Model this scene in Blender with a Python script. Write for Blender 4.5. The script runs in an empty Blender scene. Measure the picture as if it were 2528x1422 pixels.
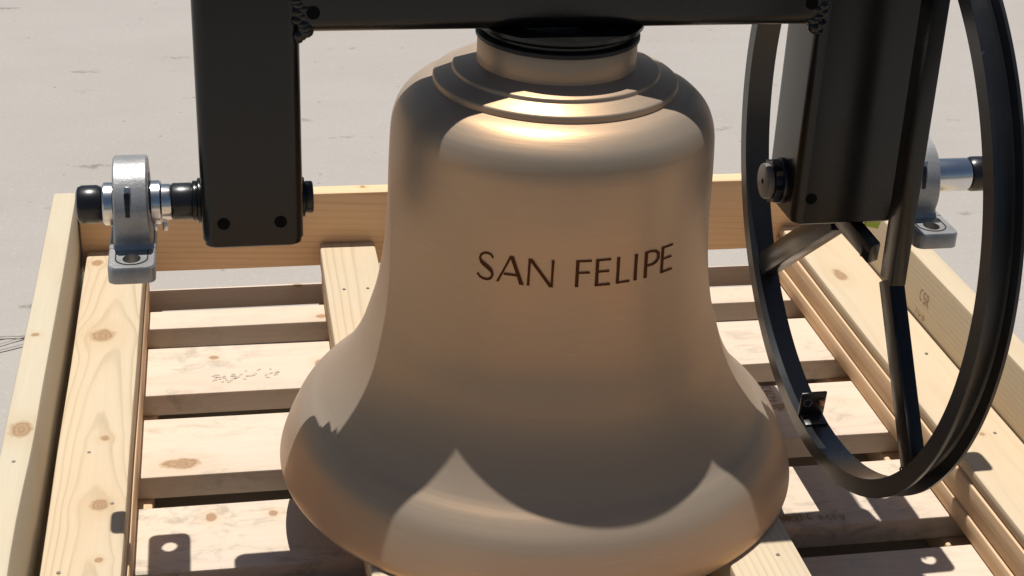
import bpy, bmesh, math, random
from mathutils import Vector, Matrix, noise as mnoise
R_ = math.radians
random.seed(7)
S = 0.65                                   # metres per modelling unit (the bell's mouth is 1 unit wide)
C = bpy.context.scene.collection
scene = bpy.context.scene

# ------------------------------------------------------------------ camera, sky, sun, exposure
cam = bpy.data.cameras.new('camera'); co = bpy.data.objects.new('camera', cam); C.objects.link(co)
cam.sensor_width = 36.0; cam.lens = 36.0 * 3861.29 / 2528.0
cam.clip_start = 0.05; cam.clip_end = 1000
rt = Vector((0.9804, -0.1929, 0.0408)); up = Vector((0.0504, 0.4454, 0.8939)); fw = Vector((0.1906, 0.8743, -0.4464))
rt.normalize(); fw.normalize(); up = rt.cross(fw)
M = Matrix((rt, up, -fw)).transposed().to_4x4()
M.translation = Vector((-0.61934, -2.56258, 1.66714)) * S
co.matrix_world = M
scene.camera = co

SUN = Vector((-0.040, 0.278, 1.0)).normalized()     # towards the sun
w = bpy.data.worlds.new('World'); scene.world = w; w.use_nodes = True
nt = w.node_tree; bg = nt.nodes['Background']
sky = nt.nodes.new('ShaderNodeTexSky'); sky.sky_type = 'NISHITA'; sky.sun_disc = False
sky.sun_elevation = math.asin(SUN.z); sky.sun_rotation = math.atan2(SUN.x, SUN.y)
nt.links.new(sky.outputs[0], bg.inputs['Color']); bg.inputs['Strength'].default_value = 0.05
sl = bpy.data.lights.new('sun', 'SUN'); sl.energy = 4.95; sl.angle = R_(0.53); sl.color = (1.0, 0.96, 0.905)
so = bpy.data.objects.new('sun', sl); C.objects.link(so)
so.rotation_euler = SUN.to_track_quat('Z', 'Y').to_euler(); so.location = SUN * 20
scene.view_settings.view_transform = 'Standard'; scene.view_settings.look = 'None'
scene.view_settings.exposure = 0.0; scene.view_settings.gamma = 1.0
scene.view_settings.use_curve_mapping = False

# ------------------------------------------------------------------ node helpers
class NT:
    def __init__(s, name):
        s.m = bpy.data.materials.new(name); s.m.use_nodes = True
        s.t = s.m.node_tree; s.b = s.t.nodes['Principled BSDF']
    def n(s, typ, **kw):
        x = s.t.nodes.new(typ)
        for k, v in kw.items(): setattr(x, k, v)
        return x
    def l(s, a, b): s.t.links.new(a, b)
    def put(s, sock, v):
        if hasattr(v, 'links') or isinstance(v, bpy.types.NodeSocket): s.l(v, sock)
        else: sock.default_value = v
    def math(s, op, a, b=0.0, c=None, clamp=False):
        x = s.n('ShaderNodeMath', operation=op, use_clamp=clamp)
        s.put(x.inputs[0], a); s.put(x.inputs[1], b)
        if c is not None: s.put(x.inputs[2], c)
        return x.outputs[0]
    def vmath(s, op, a, b=None, scale=None):
        x = s.n('ShaderNodeVectorMath', operation=op)
        s.put(x.inputs[0], a)
        if b is not None: s.put(x.inputs[1], b)
        if scale is not None: s.put(x.inputs['Scale'], scale)
        return x.outputs['Value'] if op in ('LENGTH', 'DISTANCE', 'DOT_PRODUCT') else x.outputs[0]
    def noise(s, vec, scale, detail=3, rough=0.55, dist=0.0):
        x = s.n('ShaderNodeTexNoise'); s.put(x.inputs['Vector'], vec)
        x.inputs['Scale'].default_value = scale; x.inputs['Detail'].default_value = detail
        x.inputs['Roughness'].default_value = rough; x.inputs['Distortion'].default_value = dist
        return x.outputs['Fac']
    def ramp(s, f, pts):
        x = s.n('ShaderNodeValToRGB'); s.l(f, x.inputs[0]); e = x.color_ramp.elements
        while len(e) < len(pts): e.new(0.5)
        for el, (p, c) in zip(e, pts):
            el.position = p; el.color = (c, c, c, 1) if isinstance(c, (int, float)) else (*c, 1)
        return x.outputs[0]
    def mix(s, f, a, b, mode='MIX'):
        x = s.n('ShaderNodeMix', data_type='RGBA', blend_type=mode)
        s.put(x.inputs['Factor'], f)
        for i, v in ((6, a), (7, b)):
            if isinstance(v, tuple): v = (*v, 1) if len(v) == 3 else v
            s.put(x.inputs[i], v)
        return x.outputs[2]
    def maprange(s, f, a, b, c=0.0, d=1.0):
        x = s.n('ShaderNodeMapRange'); s.put(x.inputs[0], f)
        for i, v in enumerate((a, b, c, d)): x.inputs[i + 1].default_value = v
        return x.outputs[0]
    def scalev(s, vec, sc, loc=(0, 0, 0)):
        x = s.n('ShaderNodeMapping'); s.l(vec, x.inputs[0]); x.inputs['Scale'].default_value = sc
        x.inputs['Location'].default_value = loc
        return x.outputs[0]
    def coord(s):
        x = s.n('ShaderNodeTexCoord')
        return s.scalev(x.outputs['Object'], (1 / S, 1 / S, 1 / S))
    def bump(s, h, strength, dist):
        x = s.n('ShaderNodeBump'); s.l(h, x.inputs['Height'])
        x.inputs['Strength'].default_value = strength; x.inputs['Distance'].default_value = dist
        s.l(x.outputs[0], s.b.inputs['Normal'])
    def set(s, **kw):
        for k, v in kw.items():
            i = s.b.inputs[k.replace('_', ' ')]
            if isinstance(v, tuple) and len(v) == 3: v = (*v, 1)
            s.put(i, v)
        return s

def flat(name, col, rough=0.5, metal=0.0, spec=0.5):
    m = NT(name); m.set(Base_Color=col, Roughness=rough, Metallic=metal); m.b.inputs['Specular IOR Level'].default_value = spec
    return m.m

# pine board: growth rings cut by the board, grain flowing round given knots, fibres, stains
def pine(name, tint=(0.68, 0.50, 0.31), line=(0.47, 0.285, 0.135), spacing=0.0125, pith=(0.02, -0.07), slope=0.02,
         contrast=0.6, knots=(), seed=0.0, stain=0.0):
    tint = tuple(c * 0.875 for c in tint); line = tuple(c * 0.875 for c in line)
    m = NT(name); co_ = m.coord()
    sep = m.n('ShaderNodeSeparateXYZ'); m.l(co_, sep.inputs[0]); X, Y, Z = sep.outputs
    low = m.scalev(co_, (1.0, 1.1, 1.1), (seed, seed * 1.7, 0))
    nz = m.noise(low, 1.6, 2, 0.5)
    kd = None; Yw = Y
    for (kx, ky, kr, asp) in knots:
        dx = m.math('MULTIPLY', m.math('SUBTRACT', X, kx), 1 / asp); dy = m.math('SUBTRACT', Y, ky)
        d0 = m.math('SQRT', m.math('ADD', m.math('MULTIPLY', dx, dx), m.math('MULTIPLY', dy, dy)))
        wob = m.math('MULTIPLY', m.math('SUBTRACT', m.noise(m.scalev(co_, (1, 1, 1), (seed + kx, 0, 0)), 38, 3, 0.65), 0.5), kr * 1.1)
        q = m.math('DIVIDE', d0, kr * 2.4)
        g = m.math('POWER', 2.718, m.math('MULTIPLY', m.math('MULTIPLY', q, q), -1.0))
        Yw = m.math('SUBTRACT', Yw, m.math('MULTIPLY', m.math('MULTIPLY', g, dy), 0.88))
        dn = m.math('DIVIDE', m.math('ADD', d0, wob), kr)
        kd = dn if kd is None else m.math('MINIMUM', kd, dn)
    yy = m.math('ADD', m.math('SUBTRACT', Yw, pith[0]), m.math('MULTIPLY', m.math('SUBTRACT', nz, 0.5), 0.035))
    zz = m.math('ADD', m.math('SUBTRACT', Z, pith[1]), m.math('MULTIPLY', X, slope))
    r = m.math('SQRT', m.math('ADD', m.math('MULTIPLY', yy, yy), m.math('MULTIPLY', zz, zz)))
    fine = m.noise(m.scalev(co_, (2.5, 60, 60), (seed, 0, 0)), 1.0, 4, 0.6)
    fr = m.math('FRACT', m.math('ADD', m.math('DIVIDE', r, spacing), m.math('MULTIPLY', fine, 0.25)))
    late = m.ramp(fr, [(0.0, 0.75), (0.06, 0.1), (0.35, 0.0), (0.72, 0.16), (0.92, 0.85), (1.0, 0.75)])
    vary = m.maprange(m.noise(m.scalev(co_, (0.8, 14, 14), (seed * 3, 0, 0)), 1.0, 2), 0.3, 0.7, 0.25, 1.0)
    f = m.math('MULTIPLY', m.math('MULTIPLY', late, vary), contrast)
    colr = m.mix(f, tint, line)
    fib = m.noise(m.scalev(co_, (6, 190, 190), (seed, 3, 1)), 1.0, 3, 0.7)
    colr = m.mix(m.maprange(fib, 0.35, 0.75, 0.0, 0.22), colr, tuple(c * 0.72 for c in tint))
    blot = m.noise(m.scalev(co_, (2.2, 5, 5), (seed, 1, 5)), 1.4, 4, 0.6)
    colr = m.mix(m.maprange(blot, 0.4, 0.75, 0.0, 0.30), colr, tuple(c * k for c, k in zip(tint, (0.93, 0.80, 0.68))))
    if stain > 0:                          # grey weathering smudges
        sm = m.noise(m.scalev(co_, (9, 14, 14), (seed * 2, 0, 3)), 1.6, 6, 0.72, 0.6)
        msk = m.noise(m.scalev(co_, (2.0, 3.0, 3.0), (seed, 7, 0)), 1.7, 2)
        k = m.math('MULTIPLY', m.maprange(sm, 0.50, 0.66, 0, 1), m.maprange(msk, 0.40, 0.56, 0, 1))
        colr = m.mix(m.math('MULTIPLY', k, stain), colr, (0.31, 0.28, 0.21))
    if kd is not None:
        kk = m.maprange(kd, 0.75, 1.15, 1.0, 0.0)
        kin = m.mix(m.maprange(m.math('FRACT', m.math('MULTIPLY', kd, 2.6)), 0.0, 1.0, 0, 1), (0.40, 0.25, 0.13), (0.25, 0.145, 0.07))
        halo = m.maprange(kd, 1.0, 3.0, 0.28, 0.0)
        colr = m.mix(halo, colr, tuple(c * k for c, k in zip(tint, (0.82, 0.68, 0.5))))
        colr = m.mix(m.math('MULTIPLY', kk, 0.85), colr, kin)
    m.l(colr, m.b.inputs['Base Color'])
    m.set(Roughness=0.72); m.b.inputs['Specular IOR Level'].default_value = 0.25
    hgt = m.math('ADD', m.math('MULTIPLY', fib, 0.6), m.math('MULTIPLY', late, -0.3))
    m.bump(hgt, 0.25, 0.0012)
    return m.m

def make_concrete():
    m = NT('concrete'); x = m.n('ShaderNodeTexCoord'); p = x.outputs['Object']
    base = m.mix(m.maprange(m.noise(p, 1.1, 4, 0.6), 0.3, 0.7), (0.374, 0.345, 0.312), (0.412, 0.382, 0.348))
    base = m.mix(m.maprange(m.noise(p, 0.55, 3), 0.45, 0.7, 0, 0.5), base, (0.378, 0.366, 0.335))
    cloud = m.noise(m.scalev(p, (3, 9, 1)), 1.0, 5, 0.62)
    base = m.mix(m.maprange(cloud, 0.42, 0.72, 0, 0.22), base, (0.325, 0.297, 0.268))
    grain = m.noise(p, 190, 4, 0.75)
    base = m.mix(m.maprange(grain, 0.40, 0.70, 0, 0.40), base, (0.29, 0.265, 0.245))
    gz = m.noise(p, 95, 2, 0.6)
    base = m.mix(m.maprange(gz, 0.60, 0.74, 0, 0.35), base, (0.52, 0.495, 0.47))
    # broom drag marks: short dark dashes
    v = m.n('ShaderNodeTexVoronoi'); v.inputs['Scale'].default_value = 1.0
    pd = m.n('ShaderNodeVectorMath', operation='ADD'); m.l(m.scalev(p, (5.0, 15.0, 1.0)), pd.inputs[0])
    nzc = m.n('ShaderNodeTexNoise'); m.l(p, nzc.inputs['Vector']); nzc.inputs['Scale'].default_value = 26; nzc.inputs['Detail'].default_value = 3
    m.l(m.vmath('SCALE', m.vmath('SUBTRACT', nzc.outputs['Color'], (0.5, 0.5, 0.5)), scale=0.55), pd.inputs[1])
    m.l(pd.outputs[0], v.inputs['Vector'])
    gate = m.n('ShaderNodeSeparateXYZ'); m.l(v.outputs['Color'], gate.inputs[0])
    dash = m.math('MULTIPLY', m.maprange(v.outputs['Distance'], 0.08, 0.20, 1, 0), m.math('GREATER_THAN', gate.outputs[0], 0.50))
    brk = m.maprange(m.noise(p, 70, 3, 0.7), 0.36, 0.52, 0, 1)
    dash = m.math('MULTIPLY', dash, brk)
    base = m.mix(m.math('MULTIPLY', dash, 0.75), base, (0.19, 0.17, 0.155))
    # small pits
    v2 = m.n('ShaderNodeTexVoronoi'); v2.inputs['Scale'].default_value = 21; m.l(p, v2.inputs['Vector'])
    g2 = m.n('ShaderNodeSeparateXYZ'); m.l(v2.outputs['Color'], g2.inputs[0])
    pit = m.math('MULTIPLY', m.maprange(v2.outputs['Distance'], 0.05, 0.11, 1, 0), m.math('GREATER_THAN', g2.outputs[1], 0.72))
    base = m.mix(m.math('MULTIPLY', pit, 0.6), base, (0.22, 0.19, 0.17))
    m.l(base, m.b.inputs['Base Color']); m.set(Roughness=0.9); m.b.inputs['Specular IOR Level'].default_value = 0.2
    h = m.math('SUBTRACT', m.math('MULTIPLY', grain, 0.5), m.math('MULTIPLY', m.math('MAXIMUM', dash, pit), 0.8))
    m.bump(h, 0.35, 0.002)
    return m.m

def make_bronze():
    m = NT('brushed_bronze'); co_ = m.coord()
    sep = m.n('ShaderNodeSeparateXYZ'); m.l(co_, sep.inputs[0])
    ang = m.math('ARCTAN2', sep.outputs[0], sep.outputs[1])
    cmb = m.n('ShaderNodeCombineXYZ'); m.l(ang, cmb.inputs[0]); m.l(sep.outputs[2], cmb.inputs[1])
    cmb.inputs[2].default_value = 0.0
    rr = m.math('SQRT', m.math('ADD', m.math('MULTIPLY', sep.outputs[0], sep.outputs[0]), m.math('MULTIPLY', sep.outputs[1], sep.outputs[1])))
    m.l(rr, cmb.inputs[2])
    turn = m.noise(m.scalev(cmb.outputs[0], (1.2, 210, 150)), 1.0, 4, 0.65)       # lathe marks
    scr = m.noise(m.scalev(cmb.outputs[0], (6, 340, 260), (3, 0, 0)), 1.0, 2, 0.6)
    blot = m.noise(co_, 3.2, 4, 0.6)
    base = m.mix(m.maprange(turn, 0.3, 0.7), (0.44, 0.245, 0.100), (0.48, 0.272, 0.115))
    base = m.mix(m.maprange(blot, 0.4, 0.7, 0, 0.25), base, (0.38, 0.215, 0.10))
    base = m.mix(m.maprange(scr, 0.66, 0.76, 0, 0.4), base, (0.62, 0.47, 0.34))
    spots = m.n('ShaderNodeTexVoronoi'); spots.inputs['Scale'].default_value = 14; m.l(co_, spots.inputs['Vector'])
    sg = m.n('ShaderNodeSeparateXYZ'); m.l(spots.outputs['Color'], sg.inputs[0])
    sp = m.math('MULTIPLY', m.maprange(spots.outputs['Distance'], 0.02, 0.055, 1, 0), m.math('GREATER_THAN', sg.outputs[0], 0.88))
    base = m.mix(m.math('MULTIPLY', sp, 0.5), base, (0.20, 0.13, 0.09))
    m.l(base, m.b.inputs['Base Color'])
    m.set(Metallic=1.0, Roughness=m.math('ADD', m.maprange(turn, 0.2, 0.8, 0.35, 0.45), m.maprange(blot, 0.35, 0.7, -0.03, 0.05)))
    m.bump(m.math('ADD', turn, m.math('MULTIPLY', scr, 0.6)), 0.22, 0.0006)
    m.b.inputs['Coat Weight'].default_value = 0.9; m.b.inputs['Coat Roughness'].default_value = 0.5
    gl = m.n('ShaderNodeBsdfAnisotropic'); gl.distribution = 'GGX'; gl.inputs['Roughness'].default_value = 0.66
    m.l(m.mix(0.30, base, (0.55, 0.47, 0.40)), gl.inputs['Color'])
    m1 = m.n('ShaderNodeMixShader'); m1.inputs[0].default_value = 0.26
    m.l(m.b.outputs[0], m1.inputs[1]); m.l(gl.outputs[0], m1.inputs[2])
    # thin dull oxide film over the metal
    df = m.n('ShaderNodeBsdfDiffuse'); df.inputs['Color'].default_value = (0.68, 0.60, 0.50, 1)
    mx = m.n('ShaderNodeMixShader'); mx.inputs[0].default_value = 0.26
    m.l(m1.outputs[0], mx.inputs[1]); m.l(df.outputs[0], mx.inputs[2])
    m.l(mx.outputs[0], m.t.nodes['Material Output'].inputs['Surface'])
    return m.m

def make_paint(name, col, rough, dust=0.15, spec=0.5):
    m = NT(name); co_ = m.coord()
    d = m.noise(co_, 6, 5, 0.65)
    sp = m.noise(co_, 120, 2, 0.6)
    base = m.mix(m.maprange(d, 0.45, 0.75, 0, dust), col, (0.075, 0.070, 0.062))
    base = m.mix(m.maprange(sp, 0.70, 0.78, 0, dust * 1.6), base, (0.20, 0.19, 0.175))
    m.l(base, m.b.inputs['Base Color'])
    m.set(Roughness=m.maprange(d, 0.3, 0.7, rough * 0.85, rough * 1.2)); m.b.inputs['Specular IOR Level'].default_value = spec
    m.bump(m.noise(co_, 55, 3, 0.6), 0.03, 0.0006)
    return m.m

def make_cast():
    m = NT('silver_cast_iron'); co_ = m.coord()
    a = m.noise(co_, 22, 5, 0.65); b = m.noise(co_, 160, 3, 0.6)
    base = m.mix(m.maprange(a, 0.35, 0.7), (0.40, 0.40, 0.40), (0.29, 0.287, 0.28))
    base = m.mix(m.maprange(b, 0.64, 0.74, 0, 0.6), base, (0.20, 0.19, 0.18))
    m.l(base, m.b.inputs['Base Color']); m.set(Metallic=0.45, Roughness=0.40)
    m.bump(b, 0.25, 0.0015)
    return m.m

def make_steel():
    m = NT('turned_steel'); co_ = m.coord()
    a = m.noise(m.scalev(co_, (160, 3, 3)), 1.0, 3, 0.6)
    base = m.mix(a, (0.62, 0.615, 0.61), (0.74, 0.735, 0.73))
    m.l(base, m.b.inputs['Base Color']); m.set(Metallic=1.0, Roughness=0.24)
    return m.m

concrete = make_concrete(); bronze = make_bronze()
satin_black = make_paint('satin_black_paint', (0.0062, 0.0062, 0.0060), 0.24, 0.06, 0.40)
wheel_black = make_paint('gloss_black_paint', (0.013, 0.0135, 0.015), 0.30, 0.12)
rubber = flat('black_rubber', (0.010, 0.010, 0.013), 0.30, 0, 0.5)
hole_dark = flat('hole_black', (0.004, 0.004, 0.004), 0.8, 0, 0.1)
cast = make_cast(); steel = make_steel()
dark_steel = flat('blackened_steel', (0.030, 0.029, 0.028), 0.4, 0.3)
engraving = flat('engraving_brown', (0.10, 0.032, 0.008), 0.75, 0, 0.1)
ink = flat('stamp_ink', (0.37, 0.26, 0.165), 0.9, 0, 0.05)
ink_grey = flat('stamp_ink_grey', (0.42, 0.37, 0.31), 0.9, 0, 0.05)
nail_grey = flat('nail_grey', (0.20, 0.17, 0.14), 0.5, 0.3)
lime = flat('lime_tape', (0.55, 0.70, 0.05), 0.5)
crack_dark = flat('crack_grey', (0.20, 0.18, 0.165), 0.95, 0, 0.05)  # plain dark grey of the crack strips

# ------------------------------------------------------------------ object helpers
def empty(name, loc=(0, 0, 0), rz=0.0, label=None, cat=None, group=None):
    o = bpy.data.objects.new(name, None); C.objects.link(o); o.location = Vector(loc) * S; o.rotation_euler = (0, 0, rz)
    o.empty_display_size = 0.05
    if label: o['label'] = label
    if cat: o['category'] = cat
    if group: o['group'] = group
    return o

def obj(name, bm, mat, parent=None, loc=(0, 0, 0), rot=(0, 0, 0), smooth=True, sharp=32, recalc=True):
    if recalc: bmesh.ops.recalc_face_normals(bm, faces=bm.faces)
    bmesh.ops.scale(bm, vec=(S, S, S), verts=bm.verts)
    me = bpy.data.meshes.new(name); bm.to_mesh(me); bm.free()
    if smooth:
        for p in me.polygons: p.use_smooth = True
        me.set_sharp_from_angle(angle=R_(sharp))
    me.materials.append(mat)
    o = bpy.data.objects.new(name, me); C.objects.link(o)
    o.location = Vector(loc) * S; o.rotation_euler = rot
    if parent: o.parent = parent
    return o

def box(bm, lo, hi, bev=0.0, seg=2):
    r = bmesh.ops.create_cube(bm, size=1.0)
    vs = r['verts']
    for v in vs:
        v.co = Vector([lo[i] + (v.co[i] + 0.5) * (hi[i] - lo[i]) for i in range(3)])
    if bev > 0:
        es = list({e for v in vs for e in v.link_edges})
        bmesh.ops.bevel(bm, geom=es, offset=bev, segments=seg, profile=0.5, affect='EDGES')
    return bm

def lathe(bm, prof, seg=96, axis='Z', org=(0, 0, 0), cap0=False, cap1=False):
    rings = []
    ox, oy, oz = org
    for (r, h) in prof:
        ring = []
        for i in range(seg):
            a = 2 * math.pi * i / seg
            c, s = r * math.cos(a), r * math.sin(a)
            p = (c, s, h) if axis == 'Z' else (h, c, s)
            ring.append(bm.verts.new((p[0] + ox, p[1] + oy, p[2] + oz)))
        rings.append(ring)
    for a, b in zip(rings, rings[1:]):
        for i in range(seg):
            j = (i + 1) % seg
            bm.faces.new((a[i], a[j], b[j], b[i]))
    if cap0: bm.faces.new(rings[0])
    if cap1: bm.faces.new(rings[-1])
    return bm

def cyl(bm, r, x0, x1, y, z, seg=40, bev=0.0):
    if bev: prof = [(r - bev, x0), (r - bev * 0.3, x0 + bev * 0.3), (r, x0 + bev), (r, x1 - bev), (r - bev * 0.3, x1 - bev * 0.3), (r - bev, x1)]
    else: prof = [(r, x0), (r, x1)]
    return lathe(bm, prof, seg, 'X', (0, y, z), True, True)

def rrect(hx, hy, r, n=6):
    pts = []
    for cx, cy, a0 in ((hx - r, hy - r, 0), (-hx + r, hy - r, 90), (-hx + r, -hy + r, 180), (hx - r, -hy + r, 270)):
        for i in range(n + 1):
            a = R_(a0 + 90 * i / n)
            pts.append((cx + r * math.cos(a), cy + r * math.sin(a)))
    return pts

def prism(bm, loops, close=True):
    rings = [[bm.verts.new(p) for p in L] for L in loops]
    n = len(rings[0])
    for a, b in zip(rings, rings[1:]):
        for i in range(n):
            bm.faces.new((a[i], a[(i + 1) % n], b[(i + 1) % n], b[i]))
    if close: bm.faces.new(rings[0]); bm.faces.new(rings[-1])
    return bm

def bar(bm, p0, p1, w_, d_, side=(1, 0, 0), bev=0.004):
    """rectangular bar from p0 to p1; w_ along `side`, d_ across"""
    p0, p1 = Vector(p0), Vector(p1); t = (p1 - p0); L = t.length; t.normalize()
    s = Vector(side); s = (s - t * s.dot(t)).normalized(); u = t.cross(s)
    b2 = bmesh.new(); box(b2, (-w_ / 2, -d_ / 2, 0), (w_ / 2, d_ / 2, L), bev, 2)
    mt = Matrix((s, u, t)).transposed().to_4x4(); mt.translation = p0
    bmesh.ops.transform(b2, matrix=mt, verts=b2.verts)
    me = bpy.data.meshes.new('tmp'); b2.to_mesh(me); b2.free(); bm.from_mesh(me); bpy.data.meshes.remove(me)
    return bm

# ------------------------------------------------------------------ ground
GZ = -0.242
bm = bmesh.new()
bmesh.ops.create_grid(bm, x_segments=40, y_segments=40, size=300 / S)
for v in bm.verts: v.co.z = GZ
g = obj('pavement', bm, concrete, smooth=False)
g['kind'] = 'structure'; g['label'] = 'pale concrete pavement with dark flecks under the crate'
dark_sheet = NT('dark_sheet'); ap = dark_sheet.n('ShaderNodeTexCoord').outputs['Object']
dark_sheet.l(dark_sheet.mix(dark_sheet.maprange(dark_sheet.noise(ap, 120, 3, 0.7), 0.35, 0.7), (0.040, 0.039, 0.037), (0.075, 0.072, 0.068)), dark_sheet.b.inputs['Base Color'])
dark_sheet.set(Roughness=0.9)  # unseen ground sheet added behind the camera to darken reflections in the bell
bm = bmesh.new()
bm.faces.new([bm.verts.new(p) for p in ((-300, -300, GZ + 0.006), (300, -300, GZ + 0.006), (300, -4.6, GZ + 0.006), (-300, -4.6, GZ + 0.006))])
ar = obj('reflection_dark_sheet', bm, dark_sheet.m, smooth=False); ar['kind'] = 'structure'; ar['label'] = 'unseen dark ground sheet added behind the camera to darken the bell reflections'
def crack(pts, wid):
    bm = bmesh.new(); pr = None
    for i, (x, y) in enumerate(pts):
        k = wid * (0.6 + 0.8 * random.random())
        a = bm.verts.new((x, y - k, GZ + 0.006)); b = bm.verts.new((x, y + k, GZ + 0.006))
        if pr: bm.faces.new((pr[0], a, b, pr[1]))
        pr = (a, b)
    obj('crack', bm, crack_dark, g, smooth=False)
def jag(a, b, n, amp):
    return [(a[0] + (b[0] - a[0]) * i / n + random.uniform(-amp, amp) * 0.3, a[1] + (b[1] - a[1]) * i / n + random.uniform(-amp, amp)) for i in range(n + 1)]
crack(jag((-1.75, 1.075), (-1.02, 1.035), 30, 0.004), 0.0030)
crack(jag((-1.75, 0.70), (-1.02, 1.060), 34, 0.003), 0.0024)
crack(jag((-1.75, 0.67), (-1.02, 1.022), 34, 0.003), 0.0020)

# ------------------------------------------------------------------ wooden crate
TH = -0.01848
crate = empty('wooden_crate', (0, 0, GZ), TH, 'open pale pine crate base with slats and raised side boards on the concrete', 'crate')
def board(name, lo, hi, mat, along='Y', bev=0.006, label=None, wane=0.0, seed=0):
    """a plank in crate coordinates; its own X runs along the grain, its own Z is up (or out of the wide face)"""
    lo, hi = Vector(lo), Vector(hi); c = (lo + hi) / 2; d = hi - lo
    L, W = (d.y, d.x) if along == 'Y' else (d.x, d.y)
    bm = bmesh.new(); box(bm, (-L / 2, -W / 2, -d.z / 2), (L / 2, W / 2, d.z / 2), bev, 2)
    n = max(6, int(L / 0.09))
    for i in range(1, n):
        x = -L / 2 + L * i / n
        geo = bm.verts[:] + bm.edges[:] + bm.faces[:]
        bmesh.ops.bisect_plane(bm, geom=geo, plane_co=(x, 0, 0), plane_no=(1, 0, 0))
    for v in bm.verts:                      # sawn timber is never quite straight
        s = seed * 3.1
        v.co.y += 0.0022 * mnoise.noise((v.co.x * 2.2 + s, 0.3, v.co.y * 3))
        v.co.z += 0.0016 * mnoise.noise((v.co.x * 2.7 + s, 5.3, v.co.y * 2))
        if wane and v.co.z > 0 and v.co.y * wane > 0:
            v.co.y -= math.copysign(max(0.0, 0.014 * mnoise.noise((v.co.x * 1.7 + s, 9.1, 0)) ), v.co.y)
    o = obj(name, bm, mat, crate, (c.x, c.y, c.z - GZ), (0, 0, math.pi / 2 if along == 'Y' else 0), sharp=40)
    if label: o['label'] = label
    return o
YB, YF = 1.0025, -1.02
cream = (0.68, 0.555, 0.385); pale = (0.755, 0.625, 0.495); pline = (0.58, 0.43, 0.29)
# pine() knots are (x along grain, y across, radius, aspect), in the board's own frame; for a 'Y' board x = v - mid, y = mid - u
midY = (YB - 0.01 + YF + 0.06) / 2
def ky(u0, v0, u, v, r, asp=1.4): return (v - v0, u0 - u, r, asp)
uL = -0.8535
mat_innerL = pine('pine_inner_board', cream, (0.44, 0.335, 0.205), 0.0088, (-0.015, -0.050), 0.034, 1.0,
                  [ky(uL, 0.0, -0.862, 0.56, 0.026, 1.15), ky(uL, 0.0, -0.895, 0.93, 0.014, 1.1), ky(uL, 0.0, -0.833, -0.10, 0.017, 1.2),
                   ky(uL, 0.0, -0.835, 0.13, 0.010, 1.0), ky(uL, 0.0, -0.825, -0.27, 0.008, 1.0)], 1.3)
mat_railL = pine('pine_left_rail', (0.66, 0.575, 0.42), (0.55, 0.44, 0.28), 0.012, (0.02, -0.16), 0.018, 0.35,
                 [ky(-0.966, 0.0, -0.965, -0.035, 0.021, 1.3), ky(-0.966, 0.0, -0.972, 0.33, 0.008, 1.0)], 4.1)
mat_railR = pine('pine_right_rail', (0.68, 0.56, 0.385), (0.55, 0.41, 0.25), 0.013, (0.02, -0.16), 0.02, 0.4, [], 7.7)
mat_back = pine('pine_back_rail', (0.93, 0.65, 0.39), (0.70, 0.40, 0.19), 0.015, (0.03, 0.10), 0.05, 0.6,
                [(-0.28, 0.01, 0.008, 1.0)], 2.2)
mat_innerR = pine('pine_right_board', (0.69, 0.56, 0.385), (0.56, 0.41, 0.25), 0.018, (0.01, -0.09), 0.02, 0.4,
                  [ky(0.926, 0, 0.905, 0.70, 0.016, 1.9), ky(0.926, 0, 0.93, -0.05, 0.007, 1.0)], 5.5)
mat_midL = pine('pine_mid_board', (0.67, 0.545, 0.375), (0.47, 0.345, 0.21), 0.013, (-0.05, -0.05), 0.015, 0.8,
                [ky(-0.29, 0, -0.245, 0.62, 0.006, 1.2)], 8.4)
mat_midR = pine('pine_straight_grain', (0.69, 0.57, 0.40), (0.45, 0.32, 0.20), 0.0135, (-0.30, -0.05), 0.0, 0.85, [], 3.3)
mat_under = pine('pine_under_board', (0.78, 0.56, 0.35), (0.58, 0.36, 0.18), 0.014, (0.03, -0.05), 0.02, 0.5, [], 6.6)

ZT = 0.135
board('side_rail', (-0.994, YF - 0.05, -0.187), (-0.938, YB + 0.053, ZT), mat_railL, 'Y', 0.007, None, -1, 1)
board('side_rail', (1.006, YF - 0.05, -0.187), (1.064, YB + 0.053, ZT), mat_railR, 'Y', 0.007, None, -1, 2)
board('back_rail', (-0.936, YB, -0.066), (1.004, YB + 0.050, ZT - 0.002), mat_back, 'X', 0.006, None, 0, 3)
board('front_rail', (-0.936, YF - 0.050, -0.066), (1.004, YF, ZT - 0.002), mat_back, 'X', 0.006, None, 0, 4)
y0, y1 = YF + 0.004, YB - 0.004
def run(name, u0, u1, z0, z1, mat, seed, vv=(y0, y1)): return board(name, (u0, -1.0 if vv is None else vv[0], z0), (u1, vv[1], z1), mat, 'Y', 0.005, None, 0, seed)
# planks on top (left, two under the bell, right) with packing boards between them and the slats
run('deck_board', -0.9225, -0.7845, -0.058, 0, mat_innerL, 11, (-1.0, 0.998))
run('packing_board', -0.918, -0.779, -0.130, -0.059, mat_under, 12)
run('deck_board', -0.3600, -0.2220, -0.058, 0, mat_midL, 13, (-1.0, 0.998))
run('packing_board', -0.3550, -0.2270, -0.130, -0.059, mat_under, 14)
run('deck_board', 0.2735, 0.4120, -0.058, 0, mat_midR, 15, (-1.0, 0.998))
run('packing_board', 0.2785, 0.4070, -0.130, -0.059, mat_under, 16)
run('deck_board', 0.8490, 1.0015, -0.026, 0, mat_innerR, 17, (-1.0, 0.998))
run('packing_board', 0.8440, 1.0000, -0.0870, -0.027, mat_under, 18)
run('packing_board', 0.8390, 0.9990, -0.130, -0.088, mat_under, 19)
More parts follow.
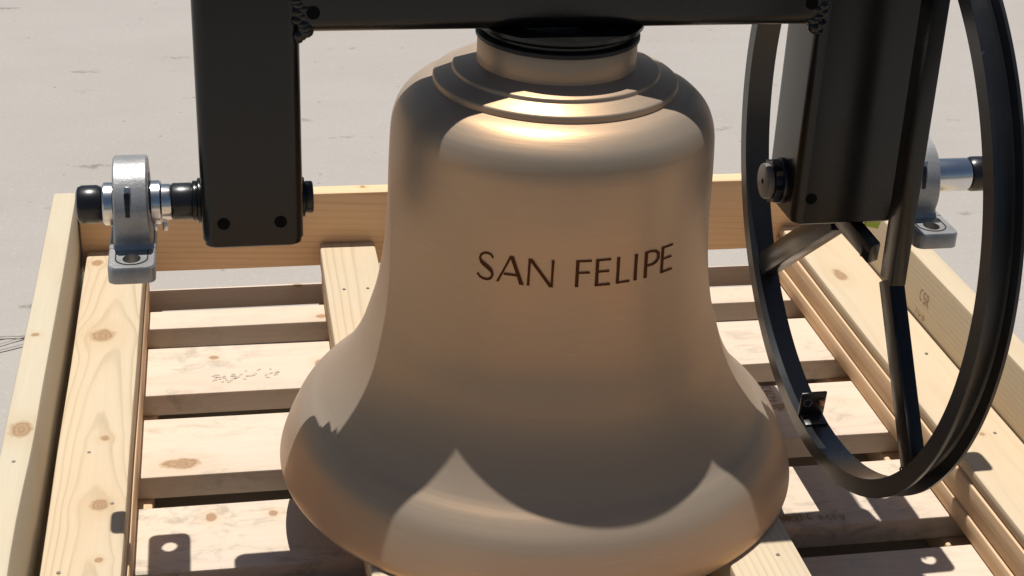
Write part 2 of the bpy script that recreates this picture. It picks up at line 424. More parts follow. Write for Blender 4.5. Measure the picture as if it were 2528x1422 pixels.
# slats
def slat(v0, v1, mat, seed, z1=-0.131): return board('slat', (-0.934, v0, -0.186), (1.003, v1, z1), mat, 'X', 0.006, None, 0, seed)
def smat(i, knots, stain, tint=pale):
    return pine('pine_slat', tint, pline, 0.016, (0.02 - 0.03 * (i % 3), -0.09), 0.03 * (1 if i % 2 else -1), 0.30, knots, 10 + i * 1.9, stain)
s_edges = [(1.022, 1.0425), (0.827, 0.920), (0.510, 0.730), (0.180, 0.411), (-0.144, 0.075), (-0.470, -0.240), (-0.795, -0.565), (-1.012, -0.88)]
s_knots = [[(-0.45, 0.0, 0.008, 1.5)], [(-0.40, -0.02, 0.01, 1.5)],
           [(-0.66, 0.05, 0.010, 1.2), (-0.42, 0.0, 0.016, 0.7)],
           [(-0.73, -0.07, 0.020, 2.0), (-0.36, -0.02, 0.010, 1.0), (0.62, 0.02, 0.014, 1.4)],
           [(-0.67, 0.06, 0.015, 0.8), (-0.55, 0.06, 0.010, 1.0), (0.47, -0.075, 0.009, 1.2), (0.62, 0.03, 0.006, 1.0)],
           [(0.6, 0.0, 0.008, 1.2)], [], []]
s_stain = [0.1, 0.2, 0.55, 0.45, 0.70, 0.3, 0.3, 0.2]
for i, (e, k, st) in enumerate(zip(s_edges, s_knots, s_stain)):
    slat(e[0], e[1], smat(i, k, st), 30 + i)
# skids under the slats
for u0, u1 in ((-0.90, -0.755), (-0.36, -0.22), (0.275, 0.41), (0.832, 0.98)):
    board('skid', (u0, YF, GZ + 0.0015), (u1, 1.045, -0.187), mat_under, 'Y', 0.005, None, 0, 50 + int(u0 * 10))

# nail heads
for (u, v, z) in ((-0.862, 0.08, 0), (-0.81, -0.10, 0), (-0.89, -0.30, 0), (-0.83, -0.33, 0), (-0.262, 0.735, 0), (-0.318, 0.735, 0), (-0.27, 0.40, 0), (0.33, -0.36, 0), (0.37, -0.40, 0),
                  (0.90, 0.30, 0), (0.955, 0.29, 0), (0.90, -0.02, 0), (0.958, -0.05, 0), (-0.966, -0.15, 0.1345), (1.035, 0.15, 0.1345)):
    bm = bmesh.new(); bmesh.ops.create_cone(bm, cap_ends=True, segments=14, radius1=0.0040, radius2=0.0034, depth=0.0016)
    obj('nail', bm, nail_grey, crate, (u, v, z + 0.0006 - GZ))

# lumber stamps: ink strokes lying on the wood
def stamp(strokes, org, ux, uy, wid, mat, n_off, name='grade_stamp'):
    bm = bmesh.new(); org = Vector(org); ux = Vector(ux); uy = Vector(uy); nn = Vector(n_off)
    for si, st in enumerate(strokes):
        for a, b in zip(st, st[1:]):
            a = Vector(a); b = Vector(b); t = (b - a)
            if t.length < 1e-6: continue
            p = Vector((-t.y, t.x)).normalized() * wid / 2; e = t.normalized() * wid * 0.3
            q = [a - e + p, b + e + p, b + e - p, a - e - p]
            bm.faces.new([bm.verts.new(org + ux * v.x + uy * v.y + nn * (1 + 0.06 * random.random())) for v in q])
    o = obj(name, bm, mat, crate, smooth=False, recalc=False)
    return o
def arc(cx, cy, rx, ry, a0, a1, n=10): return [(cx + rx * math.cos(R_(a0 + (a1 - a0) * i / n)), cy + ry * math.sin(R_(a0 + (a1 - a0) * i / n))) for i in range(n + 1)]
GC = -GZ
Cg = arc(0.012, 0.015, 0.009, 0.013, 60, 300); Sg = arc(0.036, 0.021, 0.008, 0.007, 40, 270) + arc(0.036, 0.008, 0.008, 0.007, 90, -140)
Rg = [(0.052, 0), (0.052, 0.028)] + arc(0.055, 0.021, 0.009, 0.007, 90, -90) + [(0.068, 0.0)]
stamp([Cg, Sg, Rg], (1.0055, 0.466, 0.046 + GC), (0, -0.75, 0), (0, 0, 1.0), 0.0036, ink, (-0.0012, 0, 0))
stamp([[(0, 0), (0, .016)], [(0.012, 0.016), (0.02, 0), (0.03, 0.012)], arc(0.045, 0.008, 0.006, 0.007, 0, 360)], (1.0055, 0.470, 0.008 + GC), (0, -0.9, 0), (0, 0, 0.8), 0.003, ink, (-0.0012, 0, 0))
def scribble(n, w0, h0):
    out = []
    for i in range(n):
        x = i * w0; k = random.randrange(4)
        if k == 0: out.append([(x, 0), (x, h0), (x + w0 * .6, h0 * .4)])
        elif k == 1: out.append(arc(x + w0 * .3, h0 / 2, w0 * .3, h0 / 2, 40, 320, 7))
        elif k == 2: out.append([(x, h0), (x + w0 * .3, 0), (x + w0 * .6, h0)])
        else: out.append([(x, 0), (x, h0)]); out.append([(x, h0 * .5), (x + w0 * .5, h0 * .5)])
    return out
zs_ = -0.1305 + GC
smudge = []
for k in range(34):
    x = random.random() ** 0.8 * 0.16; y = random.gauss(0.012 + 0.10 * x, 0.012); a = random.uniform(-0.5, 0.9); L = random.uniform(0.004, 0.012)
    smudge.append([(x, y), (x + L * math.cos(a), y + L * 0.6 * math.sin(a))])
stamp(smudge, (-0.64, 0.555, zs_), (1, 0, 0), (0, 1, 0), 0.0022, ink_grey, (0, 0, 0.002), 'worn_stamp')
stamp(scribble(6, 0.014, 0.020), (0.475, -0.125, zs_), (1, 0, 0), (0, 1, 0), 0.0028, ink, (0, 0, 0.002))
stamp(scribble(4, 0.014, 0.018), (0.570, -0.130, zs_), (1, -0.1, 0), (0, 1, 0), 0.0025, ink, (0, 0, 0.002))
stamp(scribble(7, 0.016, 0.022), (0.615, 0.40, zs_), (0.0, -1, 0), (1, 0.0, 0), 0.003, ink, (0, 0, 0.002))

# ------------------------------------------------------------------ the bell
bell = empty('church_bell', (0, 0, 0), 0, 'satin bronze bell inscribed SAN FELIPE standing mouth down on two pine boards', 'bell')
OUT = [(0.4965, 0.0012), (0.4992, 0.006), (0.4996, 0.012), (0.4975, 0.022), (0.4935, 0.034), (0.4835, 0.06), (0.4655, 0.0975), (0.4420, 0.125), (0.4150, 0.15),
       (0.3765, 0.20), (0.3490, 0.25), (0.3310, 0.30), (0.3135, 0.36), (0.3005, 0.44), (0.2945, 0.52), (0.2928, 0.60), (0.2905, 0.66),
       (0.2880, 0.690), (0.2825, 0.712), (0.2730, 0.7305), (0.2560, 0.7475), (0.2380, 0.7585), (0.2150, 0.7655)]
def catmull(P, k=6):
    out = []
    for i in range(len(P) - 1):
        p0 = P[max(i - 1, 0)]; p1 = P[i]; p2 = P[i + 1]; p3 = P[min(i + 2, len(P) - 1)]
        for j in range(k):
            t = j / k
            out.append(tuple(0.5 * ((2 * p1[d]) + (-p0[d] + p2[d]) * t + (2 * p0[d] - 5 * p1[d] + 4 * p2[d] - p3[d]) * t * t + (-p0[d] + 3 * p1[d] - 3 * p2[d] + p3[d]) * t ** 3) for d in range(2)))
    out.append(P[-1]); return out
smooth_out = catmull(OUT, 6)
def bell_r(z):
    for (r0, z0), (r1, z1) in zip(smooth_out, smooth_out[1:]):
        if z0 <= z <= z1: return r0 + (r1 - r0) * (z - z0) / (z1 - z0)
    return smooth_out[-1][0]
inner = [(0.4965, 0.0012), (0.486, 0.001), (0.470, 0.012), (0.435, 0.06), (0.385, 0.11), (0.340, 0.17), (0.310, 0.25), (0.285, 0.36), (0.272, 0.50), (0.268, 0.64), (0.255, 0.69), (0.20, 0.725), (0.0, 0.735)]
bm = bmesh.new(); lathe(bm, smooth_out, 224); lathe(bm, inner, 96)
bmesh.ops.remove_doubles(bm, verts=bm.verts, dist=1e-6)
obj('bell_body', bm, bronze, bell, sharp=50)
bm = bmesh.new()
lathe(bm, [(0.2165, 0.7605), (0.2165, 0.7735), (0.2155, 0.7762), (0.2130, 0.7780), (0.186, 0.7868), (0.1835, 0.788), (0.1825, 0.7895), (0.1822, 0.7925), (0.1812, 0.7945), (0.179, 0.7955), (0.141, 0.8040)], 160)
obj('shoulder_step', bm, bronze, bell, sharp=45)
bm = bmesh.new()
lathe(bm, [(0.1425, 0.799), (0.1405, 0.806), (0.1400, 0.812), (0.1400, 0.8480), (0.139, 0.8492), (0.05, 0.8495)], 128)
obj('crown_collar', bm, bronze, bell, sharp=45)

# inscription: humanist capitals cut into the waist and darkened, one mesh per letter
CAP0, CAP1 = 0.5050, 0.5536
def letter(polys, a0, aw):
    """polys: list of outlines strips [(left,right) pairs] in a 0..1 box"""
    bm = bmesh.new()
    for li, strip in enumerate(polys):
        dens = []
        for (l0, r0), (l1, r1) in zip(strip, strip[1:]):
            for k in range(4):
                t = k / 4
                dens.append(((l0[0] + (l1[0] - l0[0]) * t, l0[1] + (l1[1] - l0[1]) * t), (r0[0] + (r1[0] - r0[0]) * t, r0[1] + (r1[1] - r0[1]) * t)))
        dens.append(strip[-1])
        prev = None
        for l, r in dens:
            row = []
            for p in (l, r):
                a = R_(a0 + aw * p[0]); z = CAP0 + (CAP1 - CAP0) * p[1]; rr = bell_r(z) + 0.0011 + 0.00025 * li
                row.append(bm.verts.new((rr * math.sin(a), -rr * math.cos(a), z)))
            if prev: bm.faces.new((prev[0], prev[1], row[1], row[0]))
            prev = row
    obj('letter', bm, engraving, bell, smooth=False)
def st(x0, y0, x1, y1, w0, w1=None, wm=None):
    """straight stroke, slightly flared at both ends"""
    w1 = w0 if w1 is None else w1; w0 *= 1.10; w1 *= 1.10; wm = None if wm is None else wm * 1.1; wm = min(w0, w1) * 0.90 if wm is None else wm
    dx, dy = x1 - x0, y1 - y0; out = []
    for t, ww in ((0, w0), (0.12, wm + (w0 - wm) * 0.3), (0.5, wm), (0.88, wm + (w1 - wm) * 0.3), (1, w1)):
        cx, cy = x0 + dx * t, y0 + dy * t
        if abs(dy) >= abs(dx) * 0.35: out.append(((cx - ww / 2, cy), (cx + ww / 2, cy)))
        else: out.append(((cx, cy - ww / 2), (cx, cy + ww / 2)))
    return out
def curve(pts, ws):
    out = []; n = len(pts)
    for i, (p, ww) in enumerate(zip(pts, ws)):
        a = pts[max(i - 1, 0)]; b = pts[min(i + 1, n - 1)]
        tx, ty = b[0] - a[0], (b[1] - a[1]); L = math.hypot(tx, ty)
        nx, ny = -ty / L, tx / L; ww *= 1.08
        out.append(((p[0] + nx * ww / 2, p[1] + ny * ww / 2), (p[0] - nx * ww / 2, p[1] - ny * ww / 2)))
    return out
Sx = [(0.92, 0.84), (0.80, 0.945), (0.62, 0.99), (0.40, 0.975), (0.20, 0.88), (0.14, 0.75), (0.22, 0.63), (0.42, 0.54), (0.66, 0.45), (0.86, 0.34), (0.92, 0.21), (0.84, 0.08), (0.64, 0.01), (0.42, 0.005), (0.20, 0.05), (0.03, 0.17)]
Sw = [0.09, 0.08, 0.075, 0.08, 0.10, 0.12, 0.14, 0.155, 0.16, 0.15, 0.135, 0.11, 0.085, 0.075, 0.08, 0.095]
letter([curve(Sx, Sw)], -36.2, 6.0)
letter([st(0.0, 0, 0.50, 1.02, 0.10, 0.11, 0.085), st(0.52, 1.02, 0.955, 0, 0.15, 0.17, 0.14), st(0.24, 0.33, 0.80, 0.33, 0.075)], -28.9, 8.5)
letter([st(0.05, 0, 0.07, 1.0, 0.11, 0.10, 0.085), st(0.09, 1.0, 0.93, -0.01, 0.15, 0.16, 0.135), st(0.94, 0.0, 0.95, 1.0, 0.085, 0.11, 0.085)], -19.1, 8.6)
def E_(a0, aw, arms): letter([st(0.10, 0, 0.10, 1.0, 0.21, 0.21, 0.19)] + arms, a0, aw)
armT = st(0.02, 0.965, 0.98, 0.965, 0.07, 0.085, 0.065); armM = st(0.15, 0.53, 0.90, 0.53, 0.065, 0.08, 0.06); armB = st(0.02, 0.035, 1.0, 0.035, 0.07, 0.085, 0.065)
E_(-3.4, 5.2, [armT, armM])
E_(3.25, 5.2, [armT, armM, armB])
E_(10.65, 4.9, [armB])
letter([st(0.5, 0, 0.5, 1.0, 1.0, 1.0, 0.9)], 17.2, 1.15)
Px = [(0.05, 0.965), (0.40, 0.975), (0.72, 0.93), (0.90, 0.80), (0.92, 0.66), (0.80, 0.53), (0.55, 0.455), (0.12, 0.45)]
letter([st(0.10, 0, 0.10, 1.0, 0.19, 0.19, 0.17), curve(Px, [0.07, 0.07, 0.10, 0.16, 0.165, 0.12, 0.08, 0.065])], 21.2, 6.5)
E_(28.5, 5.4, [armT, armM, armB])

# ------------------------------------------------------------------ the yoke (headstock)
AZ = 0.5585                                  # axle height
yoke = empty('bell_yoke', (0, 0, 0), TH, 'black steel yoke of square tubes over the bell, axle stubs on its two hanging posts', 'yoke')
yoke.rotation_euler = (0, 0, TH * 0.6)
def cyl_y(bm, r, y0, y1, x, z, seg=28):
    rings = [[bm.verts.new((x + r * math.cos(2 * math.pi * i / seg), y, z + r * math.sin(2 * math.pi * i / seg))) for i in range(seg)] for y in (y0, y1)]
    for i in range(seg): bm.faces.new((rings[0][i], rings[0][(i + 1) % seg], rings[1][(i + 1) % seg], rings[1][i]))
    bm.faces.new(rings[0]); bm.faces.new(rings[1])
HP = 0.0865; HY = 0.080; PB = 0.500; PT = 1.055
for sx in (-1, 1):
    xc, HP = (0.5490, 0.1035) if sx > 0 else (-0.5365, 0.0865)
    bm = bmesh.new()
    prism(bm, [[(xc + x, y, z) for x, y in rrect(HP, HY, 0.022, 8)] for z in (PB + 0.013, PT)])
    p = obj('post', bm, satin_black, yoke, sharp=40)
    bm = bmesh.new()
    prism(bm, [[(xc + x, y, z) for x, y in rrect(HP - d, HY - d, 0.020, 8)] for z, d in ((PB, 0.006), (PB + 0.003, 0.003), (PB + 0.0125, 0.003))])
    obj('end_plate', bm, satin_black, p, sharp=30)
    hx = (0.037 if sx > 0 else 0.048)
    spots = ((-0.050, 0.560), (0.047, 0.560)) if sx < 0 else ((-0.0735, 0.566), )
    for dx, hz in spots:
        bm = bmesh.new(); cyl_y(bm, 0.0108, -HY - 0.0012, -HY + 0.01, xc + dx, hz - 0.012)
        obj('bolt_hole', bm, hole_dark, p)
# beam between the posts
bm = bmesh.new(); ZB0, ZB1 = 0.8800, 1.050
prism(bm, [[(x, y, (ZB0 + ZB1) / 2 + z) for y, z in rrect(HY, (ZB1 - ZB0) / 2, 0.026, 8)] for x in (-0.4505, 0.4480)])
beam = obj('cross_beam', bm, satin_black, yoke, sharp=40)
for hx, hz in ((-0.428, 0.918), (0.428, 0.923)):
    bm = bmesh.new(); cyl_y(bm, 0.0112, -HY - 0.0012, -HY + 0.01, hx, hz); obj('bolt_hole', bm, hole_dark, beam)
# weld runs in the corners between beam and posts: lumpy beads
def weld(x, sgn):
    bm = bmesh.new()
    def blob(c, rx, ry, rz):
        r = bmesh.ops.create_icosphere(bm, subdivisions=2, radius=1.0)
        for v in r['verts']: v.co = Vector((v.co.x * rx + c[0], v.co.y * ry + c[1], v.co.z * rz + c[2]))
    for k in range(30):
        z = 0.878 + k * 0.0066
        blob((x + sgn * random.uniform(-0.008, 0.008), -HY + 0.0080 + random.uniform(-0.0015, 0.0012), z), random.uniform(0.011, 0.017), 0.0110, random.uniform(0.008, 0.013))
    for k in range(16):                      # under the beam
        blob((x + sgn * 0.006, -HY + 0.012 + k * 0.010, ZB0 + 0.003), 0.012, 0.008, 0.009)
    blob((x, -HY + 0.010, 0.880), 0.013, 0.012, 0.012); blob((x - sgn * 0.004, -HY + 0.010, 0.870), 0.008, 0.011, 0.006)
    obj('weld_bead', bm, satin_black, yoke, sharp=60)
weld(-0.448, 1); weld(0.4455, -1)
# flange stack the bell hangs from
bm = bmesh.new(); lathe(bm, [(0.10, 0.8502), (0.1425, 0.8502), (0.1436, 0.8512), (0.1436, 0.8570), (0.1420, 0.8585), (0.10, 0.8588)], 112)
obj('rubber_washer', bm, flat('washer_rubber', (0.008, 0.008, 0.009), 0.5, 0, 0.35), yoke)
bm = bmesh.new(); lathe(bm, [(0.0, 0.8590), (0.131, 0.8592), (0.1335, 0.8600), (0.1340, 0.8610), (0.1340, 0.8655), (0.1330, 0.8668), (0.0, 0.8670)], 112)
obj('hanger_plate', bm, wheel_black, yoke)
bm = bmesh.new(); lathe(bm, [(0.0, 0.8660), (0.1250, 0.8665), (0.1420, 0.8710), (0.1480, 0.8740), (0.1490, 0.8755), (0.1490, 0.8820), (0.10, 0.8822)], 112)
obj('top_flange', bm, satin_black, yoke)

# axle stubs
def ring_x(bm, r0, r1, x0, x1, seg=48):
    lathe(bm, [(r0, x0), (r1 - 0.002, x0), (r1, x0 + 0.002), (r1, x1 - 0.002), (r1 - 0.002, x1), (r0, x1), (r0, x0)], seg, 'X', (0, 0, AZ))
def axle(sgn, parts):
    for nm, r, a, b, mt in parts:
        bm = bmesh.new(); x0, x1 = sorted((sgn * a, sgn * b)); cyl(bm, r, x0, x1, 0, AZ, 48, min(0.004, (x1 - x0) * 0.2) if nm != 'end_cap' else 0.010)
        obj(nm, bm, mt, yoke, sharp=40)
axle(-1, [('axle_flange', 0.040, 0.6225, 0.6290, satin_black), ('axle_flange', 0.0355, 0.6285, 0.638, satin_black), ('axle_shaft', 0.0325, 0.637, 0.674, wheel_black), ('axle_journal', 0.0318, 0.6735, 0.790, steel),
          ('end_cap', 0.0335, 0.7895, 0.8345, rubber), ('inner_washer', 0.036, 0.4435, 0.4505, satin_black), ('inner_nut', 0.0285, 0.4285, 0.444, dark_steel)])
axle(1, [('axle_flange', 0.047, 0.6520, 0.6590, satin_black), ('axle_journal', 0.0318, 0.6585, 0.818, steel),
         ('end_cap', 0.0335, 0.8175, 0.868, rubber), ('inner_washer', 0.043, 0.4365, 0.4475, rubber)])
# right inner nut with a serrated black lock washer and a plain face
bm = bmesh.new(); seg = 40; rings = []
for x in (0.4225, 0.4365):
    rings.append([bm.verts.new((x, (0.0365 + (0.007 if i % 5 == 0 else 0)) * math.cos(2 * math.pi * i / seg), AZ + (0.0365 + (0.007 if i % 5 == 0 else 0)) * math.sin(2 * math.pi * i / seg))) for i in range(seg)])
for i in range(seg): bm.faces.new((rings[0][i], rings[0][(i + 1) % seg], rings[1][(i + 1) % seg], rings[1][i]))
bm.faces.new(rings[0]); bm.faces.new(rings[1]); obj('lock_washer', bm, rubber, yoke, sharp=20)
bm = bmesh.new(); cyl(bm, 0.0335, 0.4085, 0.4225, 0, AZ, 40, 0.004)
nut = obj('inner_nut', bm, make_paint('grey_steel', (0.16, 0.145, 0.125), 0.45, 0.2), yoke, sharp=30)
bm = bmesh.new(); cyl(bm, 0.005, 0.4078, 0.4100, 0, AZ, 20); obj('center_hole', bm, hole_dark, nut)

# ------------------------------------------------------------------ pillow block bearings
def bearing(x0, x1, f0, f1, label, collars):
    t = empty('pillow_block_bearing', ((x0 + x1) / 2, 0, AZ - 0.078), 0, label, 'bearing', 'pillow block bearings on the axle ends')
    B = Vector(t.location) / S
    def P(nm, bm, mt, par=t, **k):
        bmesh.ops.translate(bm, vec=-B, verts=bm.verts); return obj(nm, bm, mt, par, **k)
    zb = AZ - 0.082; zt = zb + 0.029
    # housing: round eye on a spreading neck, thick in x, hole for the insert
    n = 44; outl = []
    for i in range(n + 1):
        a = R_(-28 + (180 + 56) * i / n); outl.append((0.0835 * math.cos(a), AZ + 0.0835 * math.sin(a)))
    left = [(-0.0745, AZ - 0.046), (-0.0775, zt + 0.004), (-0.082, zt - 0.004)]
    right = [(-y, z) for y, z in left][::-1]
    outl = outl + left + right
    def wid(z):
        k = min(1, max(0, (AZ + 0.02 - z) / 0.07)); return 0.5 * (x1 - x0) * (1 + 0.14 * k)
    xc = (x0 + x1) / 2
    bm = bmesh.new(); loops = []
    for s, sc in ((-1, 0.955), (-0.90, 1.0), (0.90, 1.0), (1, 0.955)):
        loops.append([(xc + s * wid(z), y * sc, AZ + (z - AZ) * sc if z > AZ - 0.06 else z) for y, z in outl])
    rings = [[bm.verts.new(p) for p in L] for L in loops]; N = len(rings[0])
    for a, b in zip(rings, rings[1:]):
        for i in range(N): bm.faces.new((a[i], a[(i + 1) % N], b[(i + 1) % N], b[i]))
    bm.faces.new(rings[0]); bm.faces.new(rings[-1])
    h = P('housing', bm, cast, sharp=35)
    # base plate with rounded ends, holes cut through both feet
    fc = (f0 + f1) / 2; hw = (f1 - f0) / 2; Ly = 0.152
    bm = bmesh.new(); NB = 40
    for s in (-1, 1):                       # one foot each side, from the neck outwards
        cy = s * 0.114
        outer = []
        y_in, y_out = s * 0.070, s * Ly; r = 0.016
        rect = [(-hw, y_in), (-hw, y_out - s * r)] + [(-hw + r - r * math.cos(R_(a)), y_out - s * r + s * r * math.sin(R_(a))) for a in (22, 45, 68, 90)] + \
               [(hw - r + r * math.sin(R_(a)), y_out - s * r + s * r * math.cos(R_(a))) for a in (0, 22, 45, 68)] + [(hw, y_out - s * r), (hw, y_in)]
        hole = lambda ang: (0.0150 * math.cos(ang), cy + 0.0175 * math.sin(ang))
        # ray from hole centre to the outline
        def hit(ang):
            dx, dy = math.cos(ang), math.sin(ang); best = 9
            for (ax, ay), (bx, by) in zip(rect, rect[1:] + rect[:1]):
                ay -= cy; by -= cy
                den = dx * (by - ay) - dy * (bx - ax)
                if abs(den) < 1e-9: continue
                tt = (ax * (by - ay) - ay * (bx - ax)) / den; uu = (ax * dy - ay * dx) / den
                if tt > 0 and -1e-6 <= uu <= 1 + 1e-6: best = min(best, tt)
            return (dx * best, cy + dy * best)
        angs = sorted(set([2 * math.pi * i / 48 for i in range(48)] + [math.atan2(y - cy, x) % (2 * math.pi) for x, y in rect]))
        def loop(fn, z, k=1.0): return [bm.verts.new((fc + fn(a)[0] * 1.0, fn(a)[1], z)) for a in angs]
        def shr(a, k=0.94):
            p = hit(a); return (p[0] * k, cy + (p[1] - cy) * k)
        L = [loop(hole, zb), loop(hit, zb), loop(hit, zt - 0.004), loop(shr, zt), loop(hole, zt)]
        for a, b in zip(L, L[1:] + L[:1]):
            for i in range(len(angs)): bm.faces.new((a[i], a[(i + 1) % len(angs)], b[(i + 1) % len(angs)], b[i]))
    box(bm, (fc - hw, -0.0698, zb), (fc + hw, 0.0698, zt), 0.002, 1)
    base = P('base_plate', bm, cast, sharp=35)
    for s in (-1, 1):                       # raised bolt pad: a U lip round the hole
        bm = bmesh.new(); pts = [(-0.0265, s * 0.0845), (-0.0265, s * 0.114)] + [(0.0265 * -math.cos(R_(a)), s * (0.114 + 0.0245 * math.sin(R_(a)))) for a in range(15, 180, 15)] + [(0.0265, s * 0.114), (0.0265, s * 0.0845)]
        for (ax, ay), (bx, by) in zip(pts, pts[1:]):
            bar(bm, (fc + ax, ay, zt), (fc + bx, by, zt), 0.0022, 0.0022, (0, 0, 1), 0)
        P('pad_rim', bm, dark_steel, base, smooth=False)
    # insert bearing and grease nipple
    bm = bmesh.new(); ring_x(bm, 0.030, 0.0545, x0 - 0.0015, x1 + 0.0015); P('seal_ring', bm, dark_steel)
    for r0, a, b in collars:
        bm = bmesh.new(); lathe(bm, [(0.0300, a), (r0 - 0.003, a), (r0, a + 0.003), (r0, b - 0.003), (r0 - 0.003, b), (0.0300, b), (0.0300, a)], 48, 'X', (0, 0, AZ)); P('locking_collar', bm, steel)
    bm = bmesh.new()
    d = Vector((0, -math.cos(R_(38)), math.sin(R_(38))))
    c0 = Vector((xc - 0.004, 0, AZ)) + d * 0.083
    bar(bm, c0, c0 + d * 0.006, 0.011, 0.011, (1, 0, 0), 0.002); bar(bm, c0 + d * 0.006, c0 + d * 0.014, 0.006, 0.006, (1, 0, 0), 0.002)
    P('grease_nipple', bm, steel, h)
    bm = bmesh.new()
    for k in range(4):                      # dark slot below the nipple
        a0, a1 = R_(34 - k * 7), R_(34 - (k + 1) * 7)
        bar(bm, (xc - 0.005, -0.0829 * math.cos(a0), AZ + 0.0829 * math.sin(a0)), (xc - 0.005, -0.0829 * math.cos(a1), AZ + 0.0829 * math.sin(a1)), 0.010 - 0.0008 * k, 0.0030, (1, 0, 0), 0.0006)
    P('grease_slot', bm, dark_steel, h, smooth=False)
    for dx in (0.006, 0.024) if x0 < 0 else ():
        bm = bmesh.new(); bar(bm, (x1 + dx, -0.004, AZ - 0.036), (x1 + dx, -0.006, AZ - 0.052), 0.009, 0.009, (1, 0, 0), 0.0015); P('set_screw', bm, steel)
    t.rotation_euler = (0, 0, TH * 0.6); t.location.y = t.location.x * math.tan(TH * 0.6)
    return t
bearing(-0.7690, -0.7110, -0.7810, -0.7030, 'silver cast bearing on the axle end over the left side board', [(0.0375, -0.7900, -0.7700), (0.0385, -0.7105, -0.6900)])
bearing(0.6690, 0.7270, 0.6640, 0.7460, 'silver cast bearing on the axle end inside the black wheel', [(0.0385, 0.6595, 0.6680)])

# ------------------------------------------------------------------ the bell wheel
X1, X2, RI, RO = 0.5665, 0.6210, 0.5660, 0.6010
nrm = Vector((1, -0.006, 0.012)).normalized()
tilt = Vector((1, 0, 0)).rotation_difference(nrm).to_euler()
xm = 0.594
bm = bmesh.new(); t_ = 0.0065
sec = [(X1 - xm, RI), (X1 - xm, RO - 0.001), (X1 - xm + 0.001, RO), (X1 - xm + t_, RO), (X1 - xm + t_, RI + t_ + 0.004), (X1 - xm + t_ + 0.004, RI + t_), (X2 - xm - t_ - 0.004, RI + t_), (X2 - xm - t_, RI + t_ + 0.004),
       (X2 - xm - t_, RO), (X2 - xm - 0.001, RO), (X2 - xm, RO - 0.001), (X2 - xm, RI), (X1 - xm, RI)]
lathe(bm, [(r, x) for x, r in sec], 256, 'X')
bmesh.ops.remove_doubles(bm, verts=bm.verts, dist=1e-6)
wheel = obj('bell_wheel', bm, wheel_black, yoke, (0.594, 0, AZ), tilt, sharp=30)
wheel['label'] = 'black steel ringing wheel with grooved rim'
def wp(x, y, z): return Vector((x - xm, y, z - AZ))
def spoke(nm, p0, p1, w_, d_, mt=satin_black, side=(1, 0, 0)):
    bm = bmesh.new(); bar(bm, wp(*p0), wp(*p1), w_, d_, side, 0.003); return obj(nm, bm, mt, wheel, sharp=30)
spoke('spoke', (0.604, -0.196, 0.437), (0.604, -0.196, 1.088), 0.030, 0.050)
spoke('spoke', (0.604, -0.190, 0.437), (0.604, -0.392, 0.158), 0.030, 0.048)
spoke('spoke', (0.604, 0.196, 0.470), (0.604, 0.196, 1.088), 0.030, 0.050)
spoke('strut', (0.596, 0.410, 0.180), (0.585, 0.035, 0.462), 0.036, 0.052)
# short square tube joining post and spoke, a black patch painting the shade inside its near end
a, b = wp(0.5690, -0.010, 0.4890), wp(0.5990, -0.116, 0.4535); tn = (b - a).normalized()
nv = Vector((-0.55, -0.72, -0.35)); nv = (nv - tn * nv.dot(tn)).normalized()
bm = bmesh.new(); bar(bm, a, b, 0.024, 0.048, nv, 0.004); obj('strut', bm, satin_black, wheel, sharp=30)
c_ = b + nv * 0.0115 - tn * 0.010; dn_ = tn.cross(nv).normalized()
if dn_.z > 0: dn_ = -dn_
bm = bmesh.new(); bar(bm, c_ + dn_ * -0.004, c_ + dn_ * 0.019, 0.017, 0.0025, tn, 0); obj('tube_mouth_shade', bm, hole_dark, wheel)
bm = bmesh.new(); bar(bm, c_ - tn * 0.0125 + dn_ * -0.006, c_ - tn * 0.0125 + dn_ * 0.021, 0.007, 0.005, tn, 0.0015); obj('tube_lip', bm, dark_steel, wheel)
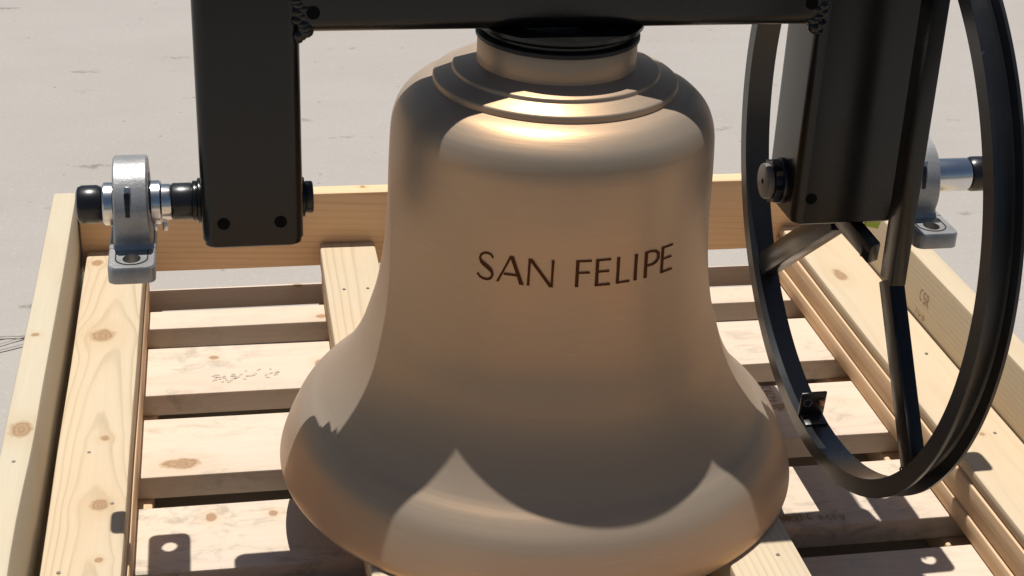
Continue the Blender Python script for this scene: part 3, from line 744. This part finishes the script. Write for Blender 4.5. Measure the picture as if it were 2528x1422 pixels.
# weld spatter where the spoke meets the rim
bm = bmesh.new()
for k in range(16):
    r = bmesh.ops.create_icosphere(bm, subdivisions=2, radius=random.uniform(0.004, 0.0065)); c = wp(0.604 - 0.016 + random.uniform(-0.002, 0.028), -0.392 + random.uniform(-0.03, 0.02), 0.152 + random.uniform(-0.010, 0.012))
    for v in r['verts']: v.co = Vector((v.co.x, v.co.y, v.co.z * 0.6)) + c
obj('weld_bead', bm, satin_black, wheel, sharp=60)
# rope clamp bracket near the bottom of the rim
ang = math.atan2(-1, 0.115)                # y = +, bottom
cy_, sy_ = math.cos(ang), math.sin(ang)
rad = Vector((0, cy_, sy_)); tan = Vector((0, -sy_, cy_))
base_ = rad * (RI - 0.0005)
bm = bmesh.new(); bar(bm, base_, base_ - rad * 0.058, X2 - X1, 0.006, (1, 0, 0), 0.0015)
br = obj('rope_bracket', bm, wheel_black, wheel, sharp=30)
bm = bmesh.new(); bar(bm, base_ - rad * 0.003 + tan * -0.003, base_ - rad * 0.003 + tan * -0.040, X2 - X1 - 0.006, 0.006, (1, 0, 0), 0.0015)
obj('bracket_foot', bm, wheel_black, wheel, sharp=30)
bm = bmesh.new(); pc = base_ - rad * 0.035
for k in range(24):
    a0 = 2 * math.pi * k / 24; a1 = 2 * math.pi * (k + 1) / 24
    bar(bm, pc - tan * 0.0045 + Vector((-0.013, 0, 0)) + Vector((1, 0, 0)) * 0.0085 * math.cos(a0) + rad * 0.0085 * math.sin(a0), pc - tan * 0.0045 + Vector((-0.013, 0, 0)) + Vector((1, 0, 0)) * 0.0085 * math.cos(a1) + rad * 0.0085 * math.sin(a1), 0.003, 0.003, tan, 0)
obj('bracket_hole', bm, steel, wheel, smooth=False)
bm = bmesh.new(); bar(bm, pc - tan * 0.002 + Vector((0.017, 0, 0)), pc - tan * 0.011 + Vector((0.017, 0, 0)), 0.014, 0.014, (1, 0, 0), 0.003)
obj('bracket_bolt', bm, flat('coppery_bolt', (0.45, 0.22, 0.13), 0.4, 0.6), wheel)

# scrap of lime tape caught under the post
bm = bmesh.new(); box(bm, (-0.018, -0.0015, 0.0), (0.018, 0.0015, 0.045), 0)
tp = obj('tape_strip', bm, lime, None, (0.628, -0.03, 0.465), (0, R_(20), R_(15)), smooth=False)
tp['label'] = 'small scrap of lime yellow tape under the right hanging post'; tp['category'] = 'tape'
